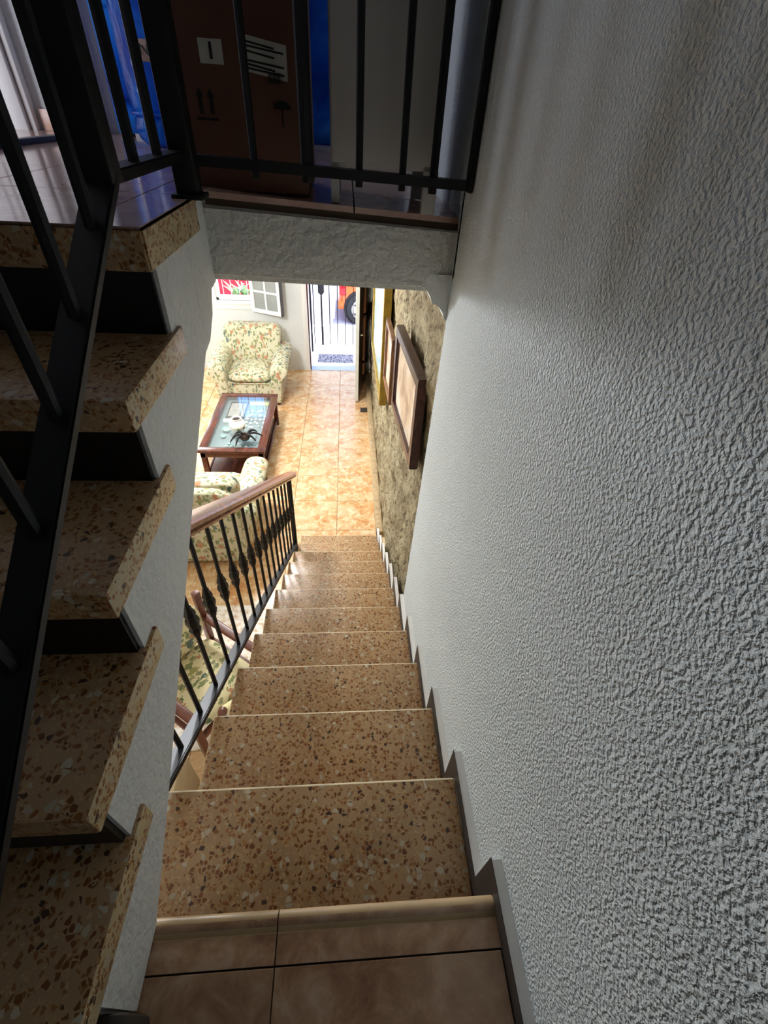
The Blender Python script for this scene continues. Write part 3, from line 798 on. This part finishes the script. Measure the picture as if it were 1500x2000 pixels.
# ------------------------------------------------------------------ ARMCHAIRS
def armchair(loc, label, group):
    root = empty('armchair', loc, label, 'armchair', group)
    m = MAT['floral']
    # local: faces -y, width 0.86 (base .72), depth .95, origin at floor centre
    WX = 1.17
    b = BM()
    vs_ = box(b, -.36, .36, -.44, .44, .04, .34, bev=.02)
    build('base', b, m, root)
    for x in (-.32, .32):
        for y in (-.40, .40):
            bb = BM(); lathe(bb, [(.018, 0), (.024, .045)], (x, y, 0), 10); build('foot', bb, MAT['mahogany'], root)
    for s in (-1, 1):
        bb = BM()
        # rolled arm: scroll profile in x,z swept along y with a rounded front
        prof = [(.24, .10), (.355, .06), (.37, .06), (.385, .35), (.40, .46), (.455, .50), (.475, .56), (.455, .615), (.40, .645), (.33, .645), (.275, .61), (.255, .55), (.26, .46), (.25, .35)]
        secs = [(-.50, .80), (-.485, .93), (-.45, 1.0), (-.2, 1.02), (.1, 1.03), (.34, 1.0), (.42, .95)]
        cx_, cz_ = .34, .38
        rings = []
        for yy, sc in secs:
            drop = .0 if yy > -.2 else .02*(-.2-yy)/.3
            rings.append([bb.verts.new((s*(cx_+(px-cx_)*sc), yy, max(.05, cz_+(pz-cz_)*sc-drop))) for px, pz in prof])
        for i in range(len(rings)-1):
            for k in range(len(prof)): bb.faces.new((rings[i][k], rings[i][(k+1) % len(prof)], rings[i+1][(k+1) % len(prof)], rings[i+1][k]))
        bb.faces.new(rings[0]); bb.faces.new(rings[-1])
        o = build('arm', bb, m, root, smooth=60)
        md = o.modifiers.new('s', 'SUBSURF'); md.levels = 1; md.render_levels = 2
    bb = BM(); puff(bb, (0, -.10, .40), (.52, .72, .17), .35); build('seat_cushion', bb, m, root, smooth=60)
    def dfm(p):
        f = (p.z+.27)/.54
        q = Vector((p.x*(.86+.28*f), p.y, p.z))
        if f > .6: q.z += .05*(abs(p.x)/.3)**2*(f-.6)/.4
        q.y += .16*(f-.5)*.9
        return q
    bb = BM(); puff(bb, (0, .24, .63), (.66, .20, .54), .22, 30, 18, dfm, .4, .5); build('back_cushion', bb, m, root, smooth=60)
    def dfb(p):
        f = (p.z+.36)/.72; q = p.copy(); q.x *= (.96+.10*f); q.y += .08*(f-.5); return q
    bb = BM(); puff(bb, (0, .38, .50), (.72, .15, .78), .3, 24, 16, dfb, .4, .5); build('backrest', bb, m, root, smooth=60)
    bb = BM(); tube(bb, [(-.235, -.455, .345), (.235, -.455, .345)], .006, 6); build('piping', bb, m, root)
    for o in root.children: o.data.transform(Matrix.Diagonal((WX, 1, 1, 1)))
    return root
a1 = armchair((-1.36, 6.56, 0), 'floral cream armchair with rolled arms under the white window, facing the glass table', 'floral armchairs')
a2 = armchair((-1.345, 3.475, 0), 'floral cream armchair seen from behind through the stair railing', 'floral armchairs')
a2.rotation_euler = (0, 0, PI)

# ------------------------------------------------------------------ COFFEE TABLE
X0, X1, YA, YC, HT = -1.625, -.905, 4.30, 5.66, .43
ct = empty('coffee_table', ((X0+X1)/2, (YA+YC)/2, 0), 'low dark mahogany coffee table with a glass display top between the two floral armchairs', 'table')
mh = MAT['mahogany']
b = BM()
fw = .085
box(b, X0, X1, YA, YA+fw, HT-.028, HT, bev=.005); box(b, X0, X1, YC-fw, YC, HT-.028, HT, bev=.005)
box(b, X0, X0+fw, YA+fw-.002, YC-fw+.002, HT-.028, HT, bev=.005); box(b, X1-fw, X1, YA+fw-.002, YC-fw+.002, HT-.028, HT, bev=.005)
build('top_frame', b, mh, ct, world=True)
b = BM(); box(b, X0+fw-.005, X1-fw+.005, YA+fw-.005, YC-fw+.005, HT-.012, HT-.006); build('glass_top', b, MAT['glass'], ct, world=True)
b = BM(); box(b, X0+.03, X1-.03, YA+.03, YC-.03, HT-.085, HT-.077); build('display_tray', b, MAT['grey_board'], ct, world=True)
for d in ((X0+.02, X1-.02, YA+.02, YA+.04), (X0+.02, X1-.02, YC-.04, YC-.02), (X0+.02, X0+.04, YA+.04, YC-.04), (X1-.04, X1-.02, YA+.04, YC-.04)):
    b = BM(); box(b, *d, HT-.095, HT-.028, bev=.002); build('apron', b, mh, ct, world=True)
for x in (X0+.02, X1-.075):
    for y in (YA+.02, YC-.075):
        b = BM(); box(b, x, x+.055, y, y+.055, 0, HT-.028, bev=.004); build('leg', b, mh, ct, world=True)
for x in (X0+.035, X1-.065):
    b = BM(); box(b, x, x+.03, YA+.07, YC-.07, .055, .10, bev=.003); build('stretcher', b, mh, ct, world=True)
b = BM(); box(b, X0+.05, X1-.05, YA+.06, YC-.06, .085, .10, bev=.003); build('lower_shelf', b, mh, ct, world=True)
TZ = HT-.076
# collection under the glass
def shell(x, y, s):
    b = BM(); puff(b, (0, 0, s*.42), (s*1.3, s, s*.8), .9, 10, 6)
    o = build('shell', b, MAT['shell'], smooth=60); o.location = (x, y, TZ); o.rotation_euler = (0, 0, random.random()*3)
    return o
sh0 = None
for i in range(24):
    gx, gy = i % 5, i//5
    x = -1.23+gx*.052+random.uniform(-.014, .014); y = 4.93+gy*.088+random.uniform(-.02, .02)
    if sh0 is None: sh0 = o = shell(x, y, .032)
    else:
        o = copy(sh0); o.location = (x, y, TZ); o.rotation_euler = (0, 0, random.random()*3); sc_ = random.uniform(.7, 1.15); o.scale = (sc_,)*3
    tag(o, 'small white seashell lying in the loose cluster under the table glass', 'seashell', 'seashells under the glass')
def flat(name, x0, x1, y0, y1, h_, m, label, cat, rz=0):
    b = BM(); box(b, -(x1-x0)/2, (x1-x0)/2, -(y1-y0)/2, (y1-y0)/2, 0, h_, bev=min(.003, h_/3))
    o = build(name, b, m); o.location = ((x0+x1)/2, (y0+y1)/2, TZ+.0005); o.rotation_euler = (0, 0, rz); tag(o, label, cat); return o
fr = empty('picture_frame', (-1.38, 5.33, TZ), 'small dark framed print lying flat under the table glass', 'picture frame')
b = BM(); box(b, -1.49, -1.27, 5.12, 5.54, TZ+.001, TZ+.012, bev=.002); build('frame', b, MAT['dark_stone'], fr, world=True)
b = BM(); box(b, -1.475, -1.335, 5.17, 5.50, TZ+.011, TZ+.014); build('print', b, MAT['photo'], fr, world=True)
b = BM(); box(b, -1.325, -1.285, 5.17, 5.50, TZ+.011, TZ+.0135); build('print_strip', b, MAT['beige'], fr, world=True)
flat('ribbon_strip', -1.25, -.995, 5.47, 5.55, .012, MAT['cream'], 'cream striped strip lying along the far edge under the table glass', 'strip')
flat('folded_card', -1.50, -1.40, 5.02, 5.09, .03, MAT['shell'], 'white crumpled paper left of the jar under the table glass', 'paper', .1)
flat('paper_note', -1.50, -1.43, 4.40, 4.46, .01, MAT['shell'], 'small white paper note in the near left corner under the table glass', 'paper', .2)
def dish(x, y, rr, h_, m, label):
    b = BM(); lathe(b, [(rr*.5, 0), (rr*.9, h_*.3), (rr, h_), (rr*.9, h_), (rr*.8, h_*.4), (.002, h_*.25)], (0, 0, 0), 20)
    o = build('glass_dish', b, m, smooth=50); o.location = (x, y, TZ+.001); tag(o, label, 'dish')
aqua = plain('pale_aqua_glass', 'bcd8d0', .15, var=.05)
dish(-1.42, 4.84, .052, .035, aqua, 'larger pale aqua glass dish under the table glass, left of the painted jar')
dish(-1.43, 4.70, .034, .028, aqua, 'smaller pale aqua glass dish under the table glass, nearer the stairs than the larger dish')
for i, (x, y) in enumerate(((-1.36, 4.50), (-1.33, 4.44), (-1.30, 4.50), (-1.38, 4.44), (-1.345, 4.55), (-1.27, 4.44), (-1.25, 4.49))):
    b = BM(); box(b, -.018, .018, -.012, .012, 0, .022, bev=.005)
    o = build('glass_pebble', b, aqua); o.location = (x, y, TZ+.001); o.rotation_euler = (0, 0, i*.9)
    tag(o, 'small aqua glass pebble in the heap at the near edge under the table glass', 'pebble', 'glass pebbles under the table glass')
# painted jar and dark bowl with curved arms, on the glass
jz = HT-.0055
JS = 1.3
jr = empty('jar', (-1.255, 4.72, jz), 'round white painted jar with an open dark mouth on the glass table', 'jar')
b = BM(); lathe(b, [(.030, 0), (.050, .015), (.068, .05), (.072, .075), (.062, .105), (.042, .122), (.040, .130), (.045, .136), (.038, .136), (.034, .125)], (0, 0, 0), 28); build('jar_body', b, MAT['ceramic'], jr, smooth=60)
b = BM(); lathe(b, [(.033, .122), (.033, .1265)], (0, 0, 0), 20); build('jar_mouth', b, MAT['dark_pot'], jr)
jr.scale = (JS,)*3
for an, m in ((-1.3, plain('painted_green_leaf', '6d7d3c', .3)), (-.5, plain('painted_brown_flower', '6e4a34', .3))):
    b = BM(); puff(b, (.066*math.cos(an), .066*math.sin(an), .06), (.022, .022, .03), .8, 8, 6); build('painted_motif', b, m, jr, smooth=60)
sp = empty('ornament', (-1.15, 4.545, jz+.002), 'dark brown bowl ornament with black curved arms in front of the white jar', 'ornament')
b = BM(); lathe(b, [(.028, 0), (.048, .012), (.062, .04), (.050, .065), (.030, .07), (.020, .05)], (0, 0, 0), 20); build('bowl', b, MAT['dark_pot'], sp, smooth=50)
for an, ln in ((.15, .20), (.75, .20), (-2.3, .17), (-2.95, .17), (2.4, .15), (-.5, .13)):
    b = BM(); pts = [(ln*s*math.cos(an+.25*s), ln*s*math.sin(an+.25*s), .05+.05*math.sin(s*PI)-.045*s) for s in (.25, .4, .55, .7, .85, 1)]
    tube(b, pts, [.011, .014, .013, .011, .009, .005], 8); build('curved_arm', b, MAT['ink'], sp)

# ------------------------------------------------------------------ RUG, WOODEN CHAIR AND OTHERS BELOW THE RAILING
o = sbox('rug', (-1.75, -.47, 1.34, 2.55, .0, .008), MAT['rug'], bev=.004); centre(o); tag(o, 'pale mottled rug on the tiles beside the stairs under the wooden chair', 'rug')
ch = empty('wooden_chair', (-.93, 1.62, .008), 'brown wooden armchair with pale floral cushions beside the stairs, partly hidden by the railing', 'chair')
ch.rotation_euler = (0, 0, math.radians(-125))
cwd = MAT['chair_wood']
for s in (-1, 1):
    b = BM(); box(b, s*.27-.030, s*.27+.030, -.30, .26, .595, .622, bev=.012, seg=3); build('armrest', b, cwd, ch)
    b = BM(); box(b, s*.27-.022, s*.27+.022, .20, .245, 0, .60, bev=.006); build('leg', b, cwd, ch)
    b = BM(); box(b, s*.27-.022, s*.27+.022, -.30, -.255, 0, .86, bev=.006); build('leg', b, cwd, ch)
    b = BM(); box(b, s*.27-.015, s*.27+.015, -.28, .22, .30, .35, bev=.004); build('side_rail', b, cwd, ch)
b = BM(); box(b, -.26, .26, .20, .23, .30, .35, bev=.004); build('front_rail', b, cwd, ch)
b = BM(); puff(b, (0, -.01, .42), (.48, .50, .13), .35); build('seat_cushion', b, MAT['floral_pale'], ch, smooth=60)
b = BM(); puff(b, (0, -.26, .68), (.46, .12, .46), .35); build('back_cushion', b, MAT['floral_pale'], ch, smooth=60)
bo = empty('rolled_blind', (-.55, 1.84, .01), 'pale yellow roll with a brown wooden end leaning by the stairs', 'roll')
b = BM(); tube(b, [(-.735, 1.32, .60), (-.50, 1.90, .035)], .030, 16); build('cloth_roll', b, MAT['yellow_cloth'], bo, world=True)
b = BM(); tube(b, [(-.739, 1.304, .611), (-.735, 1.322, .599)], [.024, .031], 16); build('wooden_end', b, cwd, bo, world=True)
o = sbox('storage_box', (-1.25, -.95, .88, 1.16, .0, .46), MAT['beige'], bev=.01); centre(o); tag(o, 'plain beige box on the floor beside the upper end of the railing', 'box')

# ------------------------------------------------------------------ RIGHT WALL: DOOR LEAF AND PICTURES
dl = empty('door_3', (.36, 7.30, 0), kind='structure')
a_ = Vector((.125, 6.28)); h_ = Vector((.325, 7.30)); dv = (h_-a_).normalized(); nv = Vector((dv.y, -dv.x))
def leaf(name, s0, s1, o0, o1, z0, z1, m, bev=.002):
    b = BM(); c = [a_+dv*s0+nv*o0, a_+dv*s1+nv*o0, a_+dv*s1+nv*o1, a_+dv*s0+nv*o1]
    hexa(b, [(p.x, p.y, z0) for p in c]+[(p.x, p.y, z1) for p in c])
    bmesh.ops.bevel(b, geom=b.edges[:], offset=bev, segments=1, affect='EDGES')
    return build(name, b, m, dl, world=True)
LL = (h_-a_).length
dkw = wood('dark_door_wood', '2a1e16', '4a3628', .18, (2, 2, .4), 6)
leaf('door_leaf', .004, LL, 0, .04, .02, 2.05, dkw)
leaf('edge_strip', -.004, .004, -.004, .044, .02, 2.05, MAT['alu'])
leaf('edge_strip', -.006, .03, -.007, 0, .02, 2.05, MAT['white'])
lw = wood('light_moulding', '9a6848', 'c89470', .3, (2, 2, .5), 6)
for z0, z1 in ((.25, .42), (.47, 1.10), (1.16, 2.0)):
    leaf('panel_moulding', .42, .52, .04, .055, z0, z1, lw)
b = BM(); p = a_+dv*.07+nv*.06; tube(b, [(p.x-.01, p.y, .98), (p.x+.02, p.y-.005, .98), (p.x+.02, p.y+.10, .98)], .008, 8); build('door_handle', b, MAT['steel'], dl, world=True)
o = sbox('doorstop', (.195, .30, 5.97, 6.06, .0, .03), MAT['dark_stone'], bev=.004); centre(o); tag(o, 'small dark wooden wedge on the floor at the foot of the stone wall', 'doorstop')

def picture(name, label, near, far, z0, z1, fm, pm, fw=.05, th=.035, cat='picture', zoff=0):
    n2, f2 = Vector(near), Vector(far); d = (f2-n2).normalized(); nn = Vector((-d.y, d.x))
    if nn.x > 0: nn = -nn
    Lw = (f2-n2).length
    root = empty(name, ((n2.x+f2.x)/2, (n2.y+f2.y)/2, z0), label, cat)
    def part(nm, s0, s1, zz0, zz1, o0, o1, m, bev=.004):
        b = BM(); c = [n2+d*s0+nn*o0, n2+d*s1+nn*o0, n2+d*s1+nn*o1, n2+d*s0+nn*o1]
        def zs_(s): return zoff*s/Lw
        ss = [s0, s1, s1, s0]
        hexa(b, [(c[i].x, c[i].y, zz0+zs_(ss[i])) for i in range(4)]+[(c[i].x, c[i].y, zz1+zs_(ss[i])) for i in range(4)])
        if bev: bmesh.ops.bevel(b, geom=b.edges[:], offset=bev, segments=2, affect='EDGES')
        build(nm, b, m, root, world=True)
    part('frame_side', 0, fw, z0, z1, -th, 0, fm); part('frame_side', Lw-fw, Lw, z0, z1, -th, 0, fm)
    part('frame_top', fw*.9, Lw-fw*.9, z1-fw, z1, -th, 0, fm); part('frame_bottom', fw*.9, Lw-fw*.9, z0, z0+fw, -th, 0, fm)
    part('inner_moulding', fw, fw+.012, z0+fw, z1-fw, -th, -.006, fm, .002); part('inner_moulding', Lw-fw-.012, Lw-fw, z0+fw, z1-fw, -th, -.006, fm, .002)
    part('picture_panel', fw*.8, Lw-fw*.8, z0+fw*.8, z1-fw*.8, -th, -.016, pm, 0)
    return root
mhp = wood('purple_brown_wood', '2a1214', '54302e', .25, (2, 2, 2), 8)
picture('framed_picture', 'nearest framed print in a wide dark red-brown frame on the stone wall', (.320, 1.92), (.277, 2.62), 1.935, 2.43, mhp, MAT['print'], .055, .045)
picture('framed_picture', 'slim brown framed picture on the stone wall between gilt and dark red frames', (.290, 2.93), (.280, 3.36), 1.76, 2.22, MAT['brown_frame'], MAT['print'], .04, .03)
picture('framed_picture', 'tall gilt framed picture with pale blue glass, farthest along the stone wall', (.283, 3.66), (.270, 5.05), 1.36, 2.60, MAT['gold'], MAT['sea'], .07, .06)

# ------------------------------------------------------------------ OUTSIDE: gate, mat, cars, plant
gt = empty('gate', (-.1, 8.2, .1), 'black iron gate of thin vertical bars outside the front door', 'gate')
for i in range(8):
    x = -.56+i*.134
    b = BM(); tube(b, [(x, 8.2, .10), (x, 8.2, 2.3)], .0075 if i != 1 else .014, 6); build('bar', b, MAT['iron'], gt, world=True)
b = BM(); box(b, -.44, -.405, 8.185, 8.215, .10, .42, bev=.004); build('bolt_rod', b, MAT['iron'], gt, world=True)
b = BM(); prism(b, [(-.475, .98), (-.425, .93), (-.375, .98), (-.375, 1.25), (-.425, 1.31), (-.475, 1.25)], 'y', 8.17, 8.21); build('lock_box', b, MAT['iron_grey'], gt, world=True)
b = BM(); tube(b, [(-.375, 8.16, 1.15), (-.32, 8.14, 1.13), (-.27, 8.14, 1.16)], .009, 6); build('gate_handle', b, MAT['steel'], gt, world=True)
for x in (-.61, .43):
    b = BM(); box(b, x-.015, x+.015, 8.185, 8.215, -.03, 2.32); build('gate_post', b, MAT['iron'], gt, world=True)
for z in (.10, 2.28):
    b = BM(); box(b, -.60, .42, 8.19, 8.21, z-.01, z+.01); build('cross_rail', b, MAT['iron'] if z > 1 else MAT['white'], gt, world=True)
o = sbox('doormat', (-.50, .12, 7.66, 8.06, -.03, -.012), MAT['mat'], bev=.003); centre(o); tag(o, 'dark doormat with a pale scroll pattern outside the front door', 'doormat')

def car(loc, paint, label, flip=1):
    root = empty('car', loc, label, 'car')
    prof = [(0.10, .28), (.02, .42), (.04, .62), (.12, .86), (.24, .93), (.80, 1.00), (1.30, 1.42), (2.9, 1.46), (3.7, 1.05), (3.95, .95), (4.0, .40), (3.9, .25)]
    b = BM(); prism(b, prof, 'y', 0, 1.65)
    bmesh.ops.bevel(b, geom=[e for e in b.edges if abs(e.verts[0].co.y-e.verts[1].co.y) < .01], offset=.05, segments=2, affect='EDGES')
    build('body', b, paint, root)
    for x in (.46, 3.05):
        for y in (-.005, 1.655):
            b = BM(); tube(b, [(x, y-.01, .31), (x, y+.012, .31)], .36, 24); build('wheel_arch', b, MAT['ink'], root)
            b = BM(); tube(b, [(x, y-.05, .30), (x, y+.05, .30)], .30, 24)
            w_ = build('wheel', b, MAT['rubber'], root)
            b = BM(); tube(b, [(x, y-.065, .30), (x, y+.065, .30)], .20, 24)
            for k in range(5):
                a0 = k*2*PI/5
            h2 = build('hubcap', b, MAT['steel'], root); h2.parent = w_
            for k in range(5):
                a0 = k*2*PI/5
                b = BM(); tube(b, [(x, y-.069, .30), (x+.17*math.cos(a0), y-.069, .30+.17*math.sin(a0))], .022, 6); s_ = build('spoke', b, MAT['rubber'], root); s_.parent = w_
    b = BM(); box(b, .01, .16, -.01, .30, .55, .82, bev=.03); build('lamp', b, MAT['tail'], root)
    b = BM(); prism(b, [(1.10, 1.02), (1.50, 1.36), (2.2, 1.39), (2.2, 1.02)], 'y', -.008, .0); build('side_window', b, MAT['rubber'], root)
    b = BM(); prism(b, [(2.28, 1.02), (2.28, 1.39), (2.85, 1.38), (3.3, 1.04)], 'y', -.008, .0); build('side_window', b, MAT['rubber'], root)
    b = BM(); box(b, -.02, .12, .0, 1.6, .28, .45, bev=.03); build('bumper', b, paint, root)
    return root
car((-.16, 10.05, -.16), MAT['orange_car'], 'orange car with a steel wheel parked on the street, seen through the gate')
c2 = car((-.92, 11.9, -.16), MAT['red_car'], 'bright red car parked beyond the window, left of the orange one')
c2.rotation_euler = (0, 0, PI)

pl = empty('potted_agave', (-1.66, 7.84, -.03), 'pale green spiky plant with pointed leaves outside the window', 'plant')
b = BM(); lathe(b, [(.10, .0), (.14, .6), (.15, 1.02), (.13, 1.02), (.12, .97)], (0, 0, 0), 18); build('pot', b, plain('terracotta', 'a85a3a', .8), pl)
for i in range(22):
    an = i*2.4; bx = -.12 if i % 2 else .12; ln = random.uniform(.17, .30); wd = .036
    d = Vector((math.cos(an), math.sin(an)*.35, 0)); s = Vector((-d.y, d.x, 0)).normalized()
    b = BM(); rows = []
    for q in (0, .3, .6, .85, 1):
        c = Vector((bx*.6, 0, 1.0))+d*ln*q*.9+Vector((0, 0, ln*(1.1*q-.35*q*q)))
        ww = wd*(1-q)**.6+.0008
        rows.append([b.verts.new(c-s*ww), b.verts.new(c+Vector((0, 0, -.004))), b.verts.new(c+s*ww), b.verts.new(c+Vector((0, 0, .003)))])
    for q in range(4):
        for k in range(4): b.faces.new((rows[q][k], rows[q][(k+1) % 4], rows[q+1][(k+1) % 4], rows[q+1][k]))
    b.faces.new(rows[0]); b.faces.new(rows[-1])
    build('leaf', b, MAT['agave'], pl, smooth=60)
